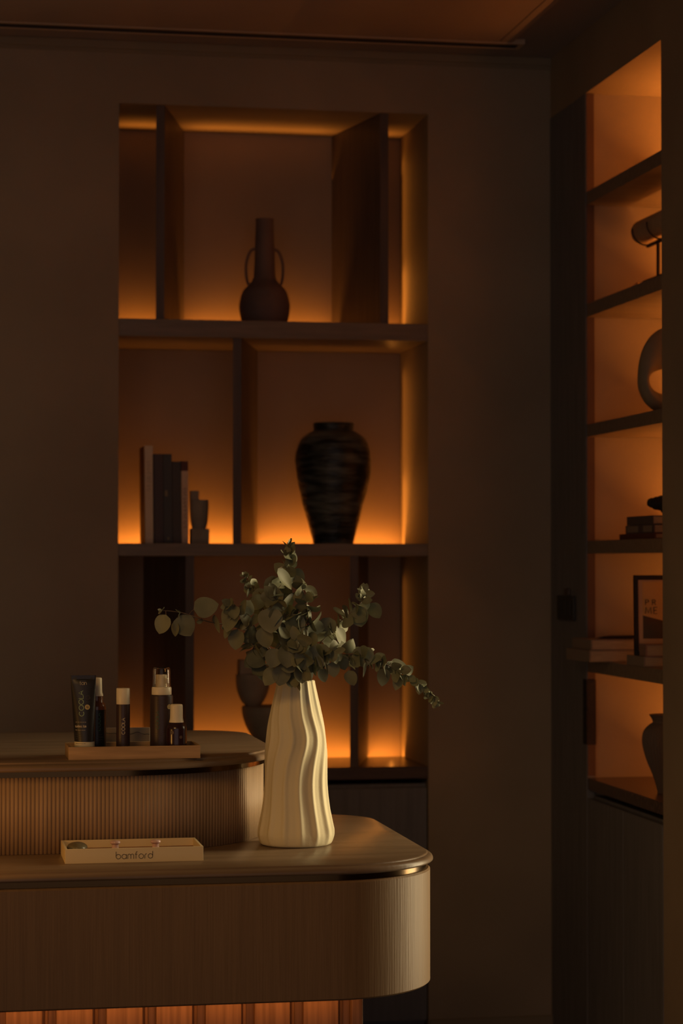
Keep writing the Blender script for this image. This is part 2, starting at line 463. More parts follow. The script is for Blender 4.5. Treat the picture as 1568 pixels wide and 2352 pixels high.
b = NB(); slab(b, .748, 4.578, 5.40, .374, .14, LIP(UZ, .0200)); obj('upper_countertop', b, M['stone'], desk, True)
strip('base_glow_light', (-.05, 4.445, .520), (0, .7, -.55), (1, 0, 0), 1.75, .66, .012, (1, .37, .09))

# ------------------------------------------------------------------ cream vase
VX, VY = .754, 4.685
vz = lambda y: LZ + (1949 - y) * .000895
VP = [(.068, LZ), (.0745, LZ + .004), (.0783, LZ + .018), (.0778, LZ + .030), (.0735, vz(1891)), (.0680, vz(1856)), (.0640, vz(1804)), (.0632, vz(1734)),
      (.0590, vz(1682)), (.0515, vz(1638)), (.0440, vz(1600)), (.0392, vz(1574)), (.0388, vz(1569))]
def vrib(t, z):
    h = (z - LZ) / .34
    deg = -91 + 10.5 * math.exp(-((h - .655) / .115) ** 2) - 4 * math.exp(-((h - .36) / .16) ** 2) + 3 * h
    ph = 14 * (t - math.radians(deg))
    c = .5 + .5 * math.cos(ph)
    amp = (.080 - .016 * h) * min(1, h * 9 + .12) * (.72 + .28 * math.cos(t - math.radians(-50)))
    return 1 + amp * (c ** 2.6 - .32)
prof = smooth_prof(VP, 7)
inner = [(.0345, vz(1568)), (.034, vz(1600)), (.046, vz(1660)), (.055, vz(1800)), (.058, LZ + .02), (.02, LZ + .014)]
b = NB()
lathe(b, VX, VY, prof + [(.0368, vz(1566.5))] + inner, 234, rfun=lambda t, z: vrib(t, z))
vase = obj('vase', b, M['ceramic'], None, True, base=(VX, VY, LZ))
tag(vase, 'tall cream ceramic vase with wavy vertical ribs on the lower desk top', 'vase')

# ------------------------------------------------------------------ eucalyptus
CAMP = Vector((0, 0, 1.38)); YAW = math.radians(10.3); PITCH = math.radians(1.256); FPX = 5200.0
Fw = Vector((math.sin(YAW) * math.cos(PITCH), math.cos(YAW) * math.cos(PITCH), math.sin(PITCH)))
Rt = Vector((math.cos(YAW), -math.sin(YAW), 0)); Up = Rt.cross(Fw)
def at(px, py, Y):
    d = Fw + Rt * ((px - 784) / FPX) - Up * ((py - 1176) / FPX)
    return CAMP + d * (Y / d.y)

def leaf(bm, p, d, n, ln, wd, curl=.25, fold=.25, twist=0.0):
    d = d.normalized(); n = (n - d * n.dot(d))
    n = n.normalized() if n.length > 1e-4 else d.orthogonal().normalized()
    s = d.cross(n).normalized()
    NU, NV = 8, 6
    grid = []
    bend = curl * random.uniform(-1, 1.3); cup = fold * random.uniform(-.6, 1.2); wav = random.uniform(-.10, .10); wph = random.uniform(0, 6)
    pos = p.copy(); a = 0.0
    pet = ln * .10
    for i in range(NU + 1):
        t = i / NU
        w = wd * .5 * (math.sin(PI * min(1, t ** .80)) ** .62) if 0 < t < 1 else wd * .02
        a = bend * t * 1.6
        dd = d * math.cos(a) + n * math.sin(a); nn = n * math.cos(a) - d * math.sin(a)
        tw = twist * t
        ss = s * math.cos(tw) + nn * math.sin(tw); n2 = nn * math.cos(tw) - s * math.sin(tw)
        row = []
        for j in range(NV + 1):
            u = j / NV * 2 - 1
            row.append(bm.verts.new(pos + ss * (u * w) + n2 * (cup * w * u * u + wav * w * math.sin(5 * t + 2.2 * u + wph))))
        grid.append(row)
        pos = pos + dd * ((pet if i == 0 else ln / NU))
    for i in range(NU):
        for j in range(NV):
            bm.faces.new((grid[i][j], grid[i][j + 1], grid[i + 1][j + 1], grid[i + 1][j]))

def branch(label, pts, s0, s1, nodes, start=.3, rs=.0022, droop=.25, seed=0, big=(), aspect=.86):
    """pts: world points from inside the vase to the tip"""
    random.seed(seed)
    t = thing('eucalyptus_branch', tuple(pts[0]), label, 'branch', 'eucalyptus branches in the cream vase')
    path = [Vector(q) for q in smooth_prof([tuple(p) for p in pts], 8)]
    b = NB(); n = len(path)
    tube(b, path, [rs * (1 - .72 * i / (n - 1)) for i in range(n)], 6)
    stem = b
    f = NB(); nodes = int(nodes * 1.35)
    for k in range(nodes):
        u = start + (1 - start) * k / max(nodes - 1, 1)
        i = min(int(u * (n - 1)), n - 2)
        p = path[i].lerp(path[i + 1], u * (n - 1) - i)
        d = (path[i + 1] - path[i]).normalized()
        side = d.orthogonal().normalized()
        side = Matrix.Rotation(k * PI / 2 + random.uniform(-.5, .5), 3, d) @ side
        sz = (s0 + (s1 - s0) * k / max(nodes - 1, 1)) * random.uniform(.8, 1.15)
        for sg in ((1, -1) if k % 2 else (1, -1, .35)):
            ld = side * sg + d * random.uniform(.1, .8) + Vector((0, 0, -droop * random.uniform(.2, 1.4)))
            nn = Vector((random.uniform(-1.2, 1.5), random.uniform(-1.1, .5), random.uniform(-.4, .9)))
            leaf(f, p, ld, nn, sz * random.uniform(.85, 1.1), sz * aspect * random.uniform(.85, 1.1), twist=random.uniform(-.5, .5))
    # tip leaf
    leaf(f, path[-1], path[-1] - path[-3], Vector((random.uniform(-1, 1), -1, .4)), s1 * .9, s1 * .6)
    for (q, dq, nq, ln, wd) in big:
        q = Vector(q); leaf(f, q, Vector(dq), Vector(nq), ln, wd, curl=.12, fold=.22)
        # its stalk back to the stem
        near = min(path, key=lambda c: (c - q).length)
        tube(stem, [q, q.lerp(near, .5) + Vector((0, 0, .002)), near], .0007, 5)
    obj('stem', stem, M['stem'], t, True)
    obj('foliage', f, M['leaf'], t, True)
    return t
mouth = Vector((VX, VY, vz(1568)))
low = lambda dx, dy: Vector((VX - dx * .4, VY - dy * .4, LZ + .05))
rim = lambda dx, dy: mouth + Vector((dx, dy, -.004))
PXM = .00092   # metres per photo pixel at the vase
def L_(px, py, Y, dx, dz, nx, ny, nz, lpx, wpx):
    return (at(px, py, Y), (dx, 0.05, dz), (nx, ny, nz), lpx * PXM, wpx * PXM)

branch('long eucalyptus branch reaching far left, few big round leaves',
       [low(-.02, 0), rim(-.020, .004), at(600, 1470, 4.66), at(540, 1440, 4.63), at(478, 1428, 4.60), at(420, 1408, 4.58), at(372, 1402, 4.57)],
       .018, .012, 3, start=.55, seed=3,
       big=[L_(411, 1414, 4.585, .35, -.6, -.3, -1, .25, 54, 50), L_(445, 1400, 4.575, .6, .12, .25, -1, .35, 58, 48), L_(381, 1412, 4.57, -.3, -.8, -.35, -.9, .2, 46, 38),
            L_(405, 1428, 4.59, -.1, -1, -.7, -.6, 0, 34, 24), L_(492, 1412, 4.60, .3, -1, -1, -.5, 0, 44, 22), L_(466, 1380, 4.61, .3, -.9, .5, -.8, .2, 36, 26)])
branch('eucalyptus branch curving left with drooping folded leaves',
       [low(-.015, -.01), rim(-.022, -.010), at(610, 1500, 4.64), at(585, 1440, 4.61), at(555, 1405, 4.59), at(528, 1388, 4.57)],
       .042, .026, 6, start=.42, seed=11, droop=.6,
       big=[L_(538, 1388, 4.58, -.25, -1, -.7, -.8, .1, 66, 46), L_(556, 1390, 4.575, .25, -1, .5, -.8, .4, 50, 34), L_(574, 1415, 4.57, 0, -1, .9, -.5, .1, 70, 26),
            L_(545, 1445, 4.6, -.1, -1, -.5, -.9, 0, 48, 40), L_(526, 1432, 4.6, -.2, -.9, -.8, -.5, 0, 36, 26)])
branch('tallest eucalyptus branch standing upright above the vase',
       [low(-.006, .012), rim(-.010, .016), at(664, 1500, 4.70), at(648, 1420, 4.69), at(652, 1340, 4.67), at(662, 1285, 4.66), at(664, 1256, 4.65)],
       .056, .020, 10, start=.34, seed=24, droop=.2,
       big=[L_(668, 1262, 4.65, -.30, -1, .35, -.8, .1, 46, 15), L_(654, 1268, 4.65, .7, .75, -.4, -.8, .5, 34, 18), L_(638, 1306, 4.62, .45, -.75, .75, -.75, .3, 58, 38),
            L_(672, 1308, 4.68, .5, -.7, -.4, -1, .1, 42, 34), L_(640, 1352, 4.64, -.4, -.6, -.3, -1, .2, 52, 48), L_(610, 1330, 4.66, .6, -.5, -.4, -.9, .3, 50, 40)])
branch('thin eucalyptus sprig at upper left with tiny pale buds',
       [low(-.012, .014), rim(-.016, .012), at(630, 1480, 4.72), at(604, 1400, 4.72), at(580, 1350, 4.71), at(561, 1322, 4.70)],
       .040, .012, 8, start=.5, seed=31, rs=.0015,
       big=[L_(590, 1352, 4.68, .3, -.7, -.4, -1, .3, 44, 36), L_(601, 1366, 4.66, -.4, -.8, .3, -1, .2, 40, 36), L_(570, 1352, 4.69, -.1, -1, .9, -.5, .1, 22, 12)])
branch('central eucalyptus branch with a broad disc leaf facing the room',
       [low(0, -.014), rim(-.004, -.020), at(668, 1510, 4.62), at(660, 1450, 4.58), at(650, 1400, 4.56), at(628, 1370, 4.55)],
       .050, .034, 8, start=.36, seed=45, droop=.45,
       big=[L_(618, 1396, 4.55, .1, -1, -.3, -1, .12, 58, 56), L_(672, 1410, 4.57, .2, -1, .15, -1, .1, 56, 48), L_(604, 1440, 4.57, .2, -1, -.4, -.9, .1, 50, 40),
            L_(648, 1440, 4.56, .15, -1, .55, -.8, .2, 56, 44), L_(690, 1440, 4.57, -.1, -1, .5, -.8, .2, 44, 38), L_(636, 1490, 4.57, -.3, -.9, -.2, -1, .1, 46, 42)])
branch('eucalyptus branch leaning right of centre with twisted pale leaves',
       [low(.010, -.008), rim(.012, -.014), at(696, 1500, 4.63), at(706, 1440, 4.60), at(706, 1390, 4.58), at(690, 1345, 4.57)],
       .048, .028, 9, start=.36, seed=52, droop=.4,
       big=[L_(700, 1350, 4.58, .5, -.3, .3, -.9, .5, 34, 26), L_(704, 1388, 4.57, .25, -1, .9, -.5, .2, 44, 24), L_(688, 1412, 4.57, .15, -1, .7, -.6, .2, 46, 30), L_(700, 1440, 4.575, .1, -1, .8, -.6, .2, 46, 26)])
branch('eucalyptus branch rising to upper right in front of the dark divider',
       [low(.016, .010), rim(.020, .006), at(722, 1500, 4.67), at(758, 1450, 4.65), at(800, 1412, 4.64), at(828, 1385, 4.63), at(838, 1358, 4.63)],
       .044, .020, 10, start=.42, seed=63, droop=.25,
       big=[L_(764, 1396, 4.64, .75, -.55, .3, -.6, .75, 42, 20), L_(820, 1392, 4.63, .2, -1, -.4, -.9, .1, 50, 46), L_(850, 1386, 4.64, .4, -.6, -.5, -.9, .1, 42, 34),
            L_(757, 1418, 4.64, -.2, -1, -.4, -1, .1, 46, 42), L_(776, 1442, 4.62, .2, -.85, .6, -.7, .35, 46, 40), L_(774, 1475, 4.61, .7, -.5, .6, -.7, .5, 34, 26), L_(832, 1372, 4.64, .1, 1, -.4, -1, .1, 34, 22)])
branch('eucalyptus branch trailing furthest right, small leaves at its drooping tip',
       [low(.020, 0), rim(.026, -.006), at(742, 1520, 4.62), at(800, 1502, 4.60), at(858, 1512, 4.60), at(908, 1538, 4.60), at(950, 1560, 4.61), at(984, 1590, 4.62), at(1002, 1612, 4.62)],
       .040, .014, 18, start=.34, seed=77, droop=.6,
       big=[L_(830, 1484, 4.59, .15, -1, -.4, -1, .1, 50, 50), L_(884, 1535, 4.59, -.2, -.9, .3, -.9, .2, 42, 34), L_(920, 1548, 4.60, -.25, -.9, -.4, -.8, .2, 40, 26), L_(838, 1522, 4.58, -.15, -.95, .8, -.5, .2, 34, 18), L_(800, 1540, 4.59, .3, -.8, -.4, -.8, .1, 38, 30),
            L_(900, 1516, 4.61, .8, -.4, -.2, -.8, .7, 46, 20), L_(957, 1562, 4.61, .2, -.9, .6, -.8, .2, 32, 22), L_(972, 1585, 4.62, .5, -.5, .4, -.9, .3, 30, 22)])
branch('short eucalyptus branch hanging low over the left rim of the vase',
       [low(-.018, -.012), rim(-.026, -.012), at(618, 1540, 4.63), at(600, 1516, 4.62), at(588, 1494, 4.61), at(577, 1478, 4.61)],
       .040, .030, 5, start=.5, seed=85, droop=.7,
       big=[L_(566, 1504, 4.6, .75, -.35, -.3, -.9, .4, 50, 42), L_(604, 1484, 4.59, .0, -1, .3, -1, .2, 26, 20), L_(632, 1535, 4.6, -.45, -.75, -.4, -.9, .3, 46, 38), L_(650, 1530, 4.59, -.2, -1, -.2, -1, .3, 46, 42), L_(672, 1538, 4.60, -.1, -1, .3, -1, .3, 42, 36)])
branch('short eucalyptus branch hanging low over the right rim of the vase',
       [low(.014, -.016), rim(.020, -.020), at(706, 1530, 4.60), at(720, 1510, 4.58), at(745, 1498, 4.57), at(768, 1495, 4.56)],
       .040, .028, 6, start=.46, seed=96, droop=.75,
       big=[L_(710, 1520, 4.58, .0, -1, .6, -.8, .2, 44, 28), L_(728, 1478, 4.57, .2, -1, -.2, -1, .1, 56, 52), L_(745, 1505, 4.57, .3, -1, .7, -.6, .2, 44, 24), L_(736, 1535, 4.59, .3, -.9, .2, -.9, .1, 34, 26), L_(764, 1520, 4.57, .1, -1, -.3, -.9, .1, 36, 30)])
branch('short eucalyptus branch filling the middle just above the vase mouth',
       [low(.004, -.016), rim(.004, -.024), at(684, 1535, 4.58), at(690, 1500, 4.56), at(682, 1470, 4.55)],
       .044, .036, 6, start=.45, seed=104, droop=.7,
       big=[L_(664, 1480, 4.56, -.1, -1, -.1, -1, .15, 54, 48), L_(696, 1490, 4.55, .1, -1, .2, -1, .2, 50, 44), L_(690, 1530, 4.57, .1, -1, .2, -1, .3, 40, 38)])

# ------------------------------------------------------------------ cream tray box and the tools in it
bx0, bx1, by0, by1, bz1 = .262, .533, 4.456, 4.602, LZ + .0285
box_t = thing('display_box', ((bx0 + bx1) / 2, 4.54, LZ), 'open cream box lettered bamford on the lower desk top', 'box')
b = NB(); wt = .0045
box(b, bx0, bx1, by0, by0 + wt, LZ, bz1, .0006); box(b, bx0, bx1, by1 - wt, by1, LZ, bz1, .0006)
box(b, bx0, bx0 + wt, by0 + wt, by1 - wt, LZ, bz1, .0006); box(b, bx1 - wt, bx1, by0 + wt, by1 - wt, LZ, bz1, .0006)
box(b, bx0 + wt, bx1 - wt, by0 + wt, by1 - wt, LZ, LZ + .003)
bx_body = obj('body', b, M['box'], box_t)
b = NB(); box(b, bx0 + wt, bx1 - wt, by0 + wt, by1 - wt, LZ + .003, LZ + .0132); obj('insert', b, M['liner'], box_t)
b = NB()
write(b, 'bamford', .0092, lambda u, v: Vector((.397 + u, by0 - .0001, LZ + .0075 + v)), .00062, width=.0725)
obj('lettering', b, M['ink'], bx_body)
def roller(x, y, label):
    z = LZ + .0134
    t = thing('facial_mushroom', (x, y, z), label, 'facial tool', 'pink stone mushroom tools in the cream box')
    b = NB(); lathe(b, x, y, smooth_prof([(.0066, z), (.0072, z + .004), (.0066, z + .010), (.0074, z + .014)], 4), 24)
    obj('handle', b, M['rose'], t, True)
    b = NB(); lathe(b, x, y, smooth_prof([(.0072, z + .0132), (.0098, z + .0152), (.0102, z + .0175), (.0082, z + .0200), (.002, z + .0212)], 4), 24)
    obj('head', b, M['rose'], t, True)
roller(.366, 4.535, 'pink stone mushroom tool nearest the middle of the cream box')
roller(.4465, 4.535, 'pink stone mushroom tool in the right half of the cream box')
b = NB()
r_ = bmesh.ops.create_uvsphere(b, u_segments=28, v_segments=16, radius=1)
for v in b.verts: v.co = Vector((.2905 + v.co.x * .0205, 4.535 + v.co.y * .030, LZ + .0222 + v.co.z * .0108 * (1 if v.co.z > 0 else .8)))
o = obj('gua_sha_stone', b, M['jade'], None, True, base=(.2905, 4.535, LZ + .0134))
tag(o, 'dull green oval stone at the left end of the cream box', 'stone tool')

# ------------------------------------------------------------------ wooden tray with bottles
tz = UZ
tray = thing('wooden_tray', (.41, 4.68, tz), 'rectangular wooden tray holding bottles on the upper desk top', 'tray')
tx0, tx1, ty0, ty1 = .278, .546, 4.618, 4.742
b = NB(); h = .0262; w = .006
box(b, tx0, tx1, ty0, ty0 + w, tz, tz + h, .001); box(b, tx0, tx1, ty1 - w, ty1, tz, tz + h, .001)
box(b, tx0, tx0 + w, ty0 + w, ty1 - w, tz, tz + h, .001); box(b, tx1 - w, tx1, ty0 + w, ty1 - w, tz, tz + h, .001)
obj('rim', b, M['tray'], tray)
b = NB(); box(b, tx0 + w, tx1 - w, ty0 + w, ty1 - w, tz + .001, tz + .006); obj('tray_floor', b, M['tray_in'], tray)
TZ = tz + .006
def cyl_place(cx, cy, r, a0, z0, e=.0001):
    """writing that climbs the bottle: text runs upwards, its top towards the left"""
    return lambda u, v: Vector((cx + (r + e) * math.sin(a0 - v / r), cy - (r + e) * math.cos(a0 - v / r), z0 + u))
def cyl_flat(cx, cy, r, a0, z0, e=.0001):
    return lambda u, v: Vector((cx + (r + e) * math.sin(a0 + u / r), cy - (r + e) * math.cos(a0 + u / r), z0 + v))
def fine_lines(bm, place, z_rows, w, seed, rad=.00035):
    random.seed(seed)
    for z in z_rows:
        u = -w / 2
        end = w / 2 * random.uniform(.3, 1.0)
        while u < end:
            l = random.uniform(.0012, .004)
            tube(bm, [place(u + l * i / 3, z) for i in range(4)], rad, 5)
            u += l + .0009
def disc_on(bm, place, u0, v0, r, th=.0003):
    c = [place(u0 + r * math.cos(2 * PI * i / 24), v0 + r * math.sin(2 * PI * i / 24)) for i in range(24)]
    vs = [bm.verts.new(p) for p in c]; bm.faces.new(vs)

# squeeze tube ------------------------------------------------
tb = thing('squeeze_tube', (.3125, 4.655, TZ), 'black squeeze tube lettered tan, standing on its cap at left of the tray', 'tube', 'sun care bottles on the wooden tray')
cxb, cyb = .3125, 4.655
ztop = 1.1475; zcap = 1.0135
b = NB(); lathe(b, cxb, cyb, [(.0195, TZ), (.0208, TZ + .001), (.0208, zcap - .0008), (.0202, zcap - .0002)], 40); obj('cap', b, M['capgrey'], tb, True)
TXO = -.0035     # the tube leans a little to the left
def tube_ring(t):
    wx = .0212 + (.0262 - .0212) * t; wy = .0205 * (1 - t) ** .8 + .0016
    return wx, wy, cxb + TXO * t + .0005, zcap + (ztop - zcap) * t
b = NB(); rings = []
for i in range(14):
    t = (i / 13) * .93
    wx, wy, cx, z = tube_ring(t)
    rings.append([Vector((cx + wx * math.cos(2 * PI * k / 40), cyb + wy * math.sin(2 * PI * k / 40), z)) for k in range(40)])
for t in (.945, 1.0):
    wx, wy, cx, z = tube_ring(t)
    rings.append([Vector((cx + wx * math.cos(2 * PI * k / 40), cyb + .0016 * (1 if math.sin(2 * PI * k / 40) > 0 else -1) * min(1, abs(math.sin(2 * PI * k / 40)) * 4), z)) for k in range(40)])
loft(b, rings); tb_body = obj('body', b, M['navy'], tb, True)
def tplace(a0, z0, climb=True):
    def f(u, v):
        xo, zz = ((a0 - v), z0 + u) if climb else ((a0 + u), z0 + v)
        t = (zz - zcap) / (ztop - zcap); wx, wy, cx, _ = tube_ring(min(max(t, 0), .93))
        q = max(-1, min(1, xo / wx))
        return Vector((cx + xo, cyb - wy * math.sqrt(max(0, 1 - q * q)) - .0002, zz))
    return f
b = NB(); write(b, 'COOLA', .0092, tplace(-.0015, 1.091), .00075, width=.051, gap=.10); obj('lettering', b, M['ink_green'], tb_body)
b = NB(); write(b, 'tan', .0052, tplace(-.001, 1.1285, False), .0004, gap=.2); obj('lettering', b, M['ink_pale'], tb_body)
b = NB(); write(b, 'sunless tan', .0034, tplace(-.0085, 1.0425, False), .00042, width=.0215)
obj('lettering', b, M['ink_pale'], tb_body); b = NB(); fine_lines(b, tplace(-.0075, 0, False), (1.0530,), .022, 5, .0003)
obj('fine_print', b, M['ink_pale'], tb_body); b = NB(); fine_lines(b, tplace(-.0085, 0, False), (1.0370,), .021, 6, .00042); obj('fine_print', b, M['ink_pale'], tb_body)
b = NB(); fine_lines(b, tplace(-.0075, 0, False), (1.0285, 1.0240, 1.0195, 1.0100, ), .023, 7)
obj('fine_print', b, M['ink_dim'], tb_body); b = NB()
f_ = tplace(.0075, 1.103, False)
tube(b, [f_(.0042 * math.cos(2 * PI * i / 20), .0042 * math.sin(2 * PI * i / 20)) for i in range(21)], .0003, 5)
obj('seal', b, M['ink_dim'], tb_body); b = NB(); fine_lines(b, tplace(.0080, 0, False), (1.1045, 1.1015, 1.0945, 1.0920), .0075, 8); obj('fine_print', b, M['ink_dim'], tb_body)
b = NB(); disc_on(b, tplace(.0060, 1.0835, False), 0, 0, .0052); obj('badge', b, M['badge'], tb_body)
b = NB(); f_ = tplace(.0060, 1.0835, False)
for u_, v_, l_ in ((-.0024, .0017, .0048), (-.0030, .0002, .0060), (-.0022, -.0014, .0044)):
    tube(b, [f_(u_, v_) + Vector((0, -.0001, 0)), f_(u_ + l_, v_) + Vector((0, -.0001, 0))], .0003, 5)
obj('badge_print', b, M['ink'], tb_body)

# spray bottle behind the tube ---------------------------------
sx, sy_ = .3395, 4.700
sp = thing('spray_bottle', (sx, sy_, TZ), 'dark bottle with amber neck and ivory cap, half hidden behind the black tube', 'bottle', 'sun care bottles on the wooden tray')
b = NB(); lathe(b, sx, sy_, smooth_prof([(.0185, TZ), (.0203, TZ + .002), (.0203, 1.066), (.0203, 1.074)], 3), 36); sp_body = obj('body', b, M['black_teal'], sp, True)
b = NB(); lathe(b, sx, sy_, smooth_prof([(.0202, 1.0741), (.0195, 1.083), (.0145, 1.092), (.0140, 1.1025)], 4), 36); obj('neck', b, M['amber'], sp, True)
b = NB(); lathe(b, sx, sy_, smooth_prof([(.0143, 1.1027), (.0138, 1.106), (.0121, 1.112), (.0117, 1.130), (.0114, 1.1385), (.0098, 1.1405)], 4), 36); obj('cap', b, M['cap'], sp, True)
b = NB(); write(b, 'COOLA', .0062, cyl_place(sx, sy_, .0203, .35, 1.050), .0005, width=.037, gap=.10); obj('lettering', b, M['ink_teal'], sp_body)
b = NB(); fine_lines(b, cyl_flat(sx, sy_, .0203, .30, 0), (1.024, 1.019, 1.014), .018, 9); obj('fine_print', b, M['ink_dim'], sp_body)

# stick with square-shouldered cap ------------------------------
kx, ky = .3925, 4.672
st_ = thing('lotion_stick', (kx, ky, TZ), 'slim dark brown stick with straight ivory cap, alone in the middle of the tray', 'bottle', 'sun care bottles on the wooden tray')
b = NB(); lathe(b, kx, ky, [(.0132, TZ), (.0142, TZ + .001), (.0142, 1.0868)], 36); st__body = obj('body', b, M['brownplastic'], st_, True)
b = NB(); lathe(b, kx, ky, [(.0138, 1.0869), (.0141, 1.0875), (.0140, 1.1185), (.0134, 1.1198)], 36); obj('cap', b, M['cap'], st_, True)
b = NB(); write(b, 'COOLA', .0066, cyl_place(kx, ky, .0142, .18, 1.0425), .0006, width=.0330, gap=.10); obj('lettering', b, M['ink_pale'], st__body)
b = NB(); fine_lines(b, cyl_flat(kx, ky, .0142, .03, 0), (1.0215, 1.0180, 1.0150, 1.0095, 1.0065, 1.0010), .018, 12, .0003)
obj('fine_print', b, M['ink_dim'], st__body); b = NB()
f_ = cyl_place(kx, ky, .0142, .3, 1.0755); fine_lines(b, lambda u, v: f_(u, v), (.0, .0035), .017, 13, .0003); obj('fine_print', b, M['ink_dim'], st__body)

# foam pump bottle with clear overcap ---------------------------
fx, fy = .4735, 4.690
fm = thing('pump_bottle', (fx, fy, TZ), 'tallest dark bottle with a clear overcap on its ivory pump', 'bottle', 'sun care bottles on the wooden tray')
b = NB(); lathe(b, fx, fy, smooth_prof([(.0220, TZ), (.0237, TZ + .002), (.0237, 1.092), (.0233, 1.100), (.0215, 1.1045)], 4), 40); fm_body = obj('body', b, M['brownplastic'], fm, True)
b = NB(); lathe(b, fx, fy, [(.0203, 1.1047), (.0207, 1.1055), (.0205, 1.118), (.0196, 1.1205)], 40); obj('collar', b, M['cap'], fm, True)
b = NB(); lathe(b, fx, fy, [(.0125, 1.1206), (.0118, 1.1445), (.0108, 1.146)], 32); obj('pump', b, M['cap'], fm, True)
b = NB(); box(b, fx + .006, fx + .0135, fy - .012, fy - .004, 1.128, 1.139, .001); obj('nozzle', b, M['cap'], fm)
b = NB(); lathe(b, fx, fy, [(.0187, 1.1207), (.0182, 1.155), (.0172, 1.1595), (.0150, 1.1612), (.0140, 1.1598), (.0160, 1.1582), (.0168, 1.154), (.0173, 1.1207)], 40, cap0=False, cap1=False)
lathe(b, fx, fy, [(.0151, 1.1612), (.0141, 1.1598)], 40)
obj('overcap', b, M['clear'], fm, True)
b = NB(); write(b, 'COOLA', .0072, cyl_place(fx, fy, .0237, -.30, 1.0535), .0005, width=.0370, gap=.10); obj('lettering', b, M['ink_teal'], fm_body)
b = NB(); disc_on(b, cyl_flat(fx, fy, .0238, .62, 1.0805, .0003), 0, 0, .0052); obj('badge', b, M['badge'], fm_body)
b = NB(); fine_lines(b, cyl_flat(fx, fy, .0237, -.15, 0), (1.094, 1.0895, 1.086, 1.083), .018, 14)
obj('fine_print', b, M['ink_dim'], fm_body); b = NB()
fine_lines(b, cyl_flat(fx, fy, .0237, -.25, 0), (1.0255, 1.022, 1.0185, 1.015, 1.008, 1.004, 1.0), .022, 15)
obj('fine_print', b, M['ink_dim'], fm_body); b = NB()
fine_lines(b, cyl_flat(fx, fy, .0237, .25, 0), (1.0755, 1.072, 1.0685), .010, 16); obj('fine_print', b, M['ink_dim'], fm_body)

# small dropper bottle ------------------------------------------
mx, my = .5005, 4.652
sm = thing('serum_bottle', (mx, my, TZ), 'small glossy maroon bottle with flared ivory cap at right of the tray', 'bottle', 'sun care bottles on the wooden tray')
b = NB(); lathe(b, mx, my, smooth_prof([(.0195, TZ), (.0212, TZ + .002), (.0214, 1.030), (.0205, 1.040), (.0150, 1.048), (.0135, 1.0495)], 5), 40); sm_body = obj('body', b, M['maroon'], sm, True)
b = NB(); lathe(b, mx, my, smooth_prof([(.0152, 1.0497), (.0148, 1.0515), (.0134, 1.059), (.0130, 1.078), (.0127, 1.0845), (.0108, 1.0868)], 5), 40); obj('cap', b, M['cap'], sm, True)
b = NB(); disc_on(b, cyl_flat(mx, my, .0215, -.55, 1.0300, .0003), 0, 0, .0042); obj('badge', b, M['badge_dim'], sm_body); b = NB(); disc_on(b, cyl_flat(mx, my, .0215, .32, 1.0205, .0003), 0, 0, .0032); obj('badge', b, M['badge_dim'], sm_body)
b = NB(); fine_lines(b, cyl_flat(mx, my, .0214, .0, 0), (1.0035, 1.0005), .021, 21, .0003); obj('fine_print', b, M['ink_dim'], sm_body)

# standing card behind the bottles -------------------------------
cd = thing('standing_card', (.405, 4.766, UZ), 'low grey card with a faint mountain line standing behind the tray', 'card')
b = NB(); obox(b, (.405, 4.768), (1, 0), (0, 1), .104, .004, UZ, 1.0315, .0008); card_ = obj('card_face', b, M['card'], cd)
b = NB(); tube(b, [(.355 + .1 * i / 30, 4.7657, 1.0185 + .0025 * math.sin(i * .35) + .0012 * math.sin(i * .9)) for i in range(31)], .0006, 5)
obj('print', b, M['ink_dim'], card_)

# ------------------------------------------------------------------ things on the back wall shelves
# two-handled bottle vase
hx, hy = .965, 6.575
hv = thing('bottle_vase', (hx, hy, SA), 'brown two-handled bottle vase on the top shelf between the slanted dividers', 'vase')
b = NB()
lathe(b, hx, hy, smooth_prof([(.060, SA), (.0655, SA + .008), (.0735, SA + .045), (.0742, SA + .070), (.064, SA + .105), (.045, SA + .126), (.0345, SA + .142), (.0310, SA + .165),
                              (.0285, SA + .24), (.0262, SA + .30), (.0268, SA + .3185)], 6) + [(.0235, SA + .3195), (.022, SA + .30), (.024, SA + .2)], 48)
obj('body', b, M['clay'], hv, True)
for s in (-1, 1):
    b = NB()
    tube(b, smooth_prof([(hx + s * .0262, hy, SA + .231), (hx + s * .042, hy, SA + .222), (hx + s * .0535, hy, SA + .190), (hx + s * .0545, hy, SA + .158), (hx + s * .0505, hy, SA + .132), (hx + s * .046, hy, SA + .122)], 6), .0042, 10)
    obj('handle', b, M['clay'], hv, True)
# black urn
ux, uy = 1.170, 6.575
b = NB()
def urnr(t, z): return 1 + .008 * math.sin(3 * t + z * 40) + .005 * math.sin(7 * t - z * 90)
lathe(b, ux, uy, smooth_prof([(.0585, SB), (.060, SB + .004), (.070, SB + .045), (.0875, SB + .110), (.1055, SB + .185), (.1115, SB + .235), (.1085, SB + .275), (.0955, SB + .308),
                              (.074, SB + .326), (.0600, SB + .334), (.0590, SB + .344), (.0605, SB + .3535), (.0590, SB + .357)], 7) + [(.054, SB + .356), (.052, SB + .335), (.07, SB + .31)], 72, rfun=urnr)
o = obj('urn', b, M['urn'], None, True, base=(ux, uy, SB))
tag(o, 'big black glazed urn with rough banded surface on the middle shelf', 'urn')

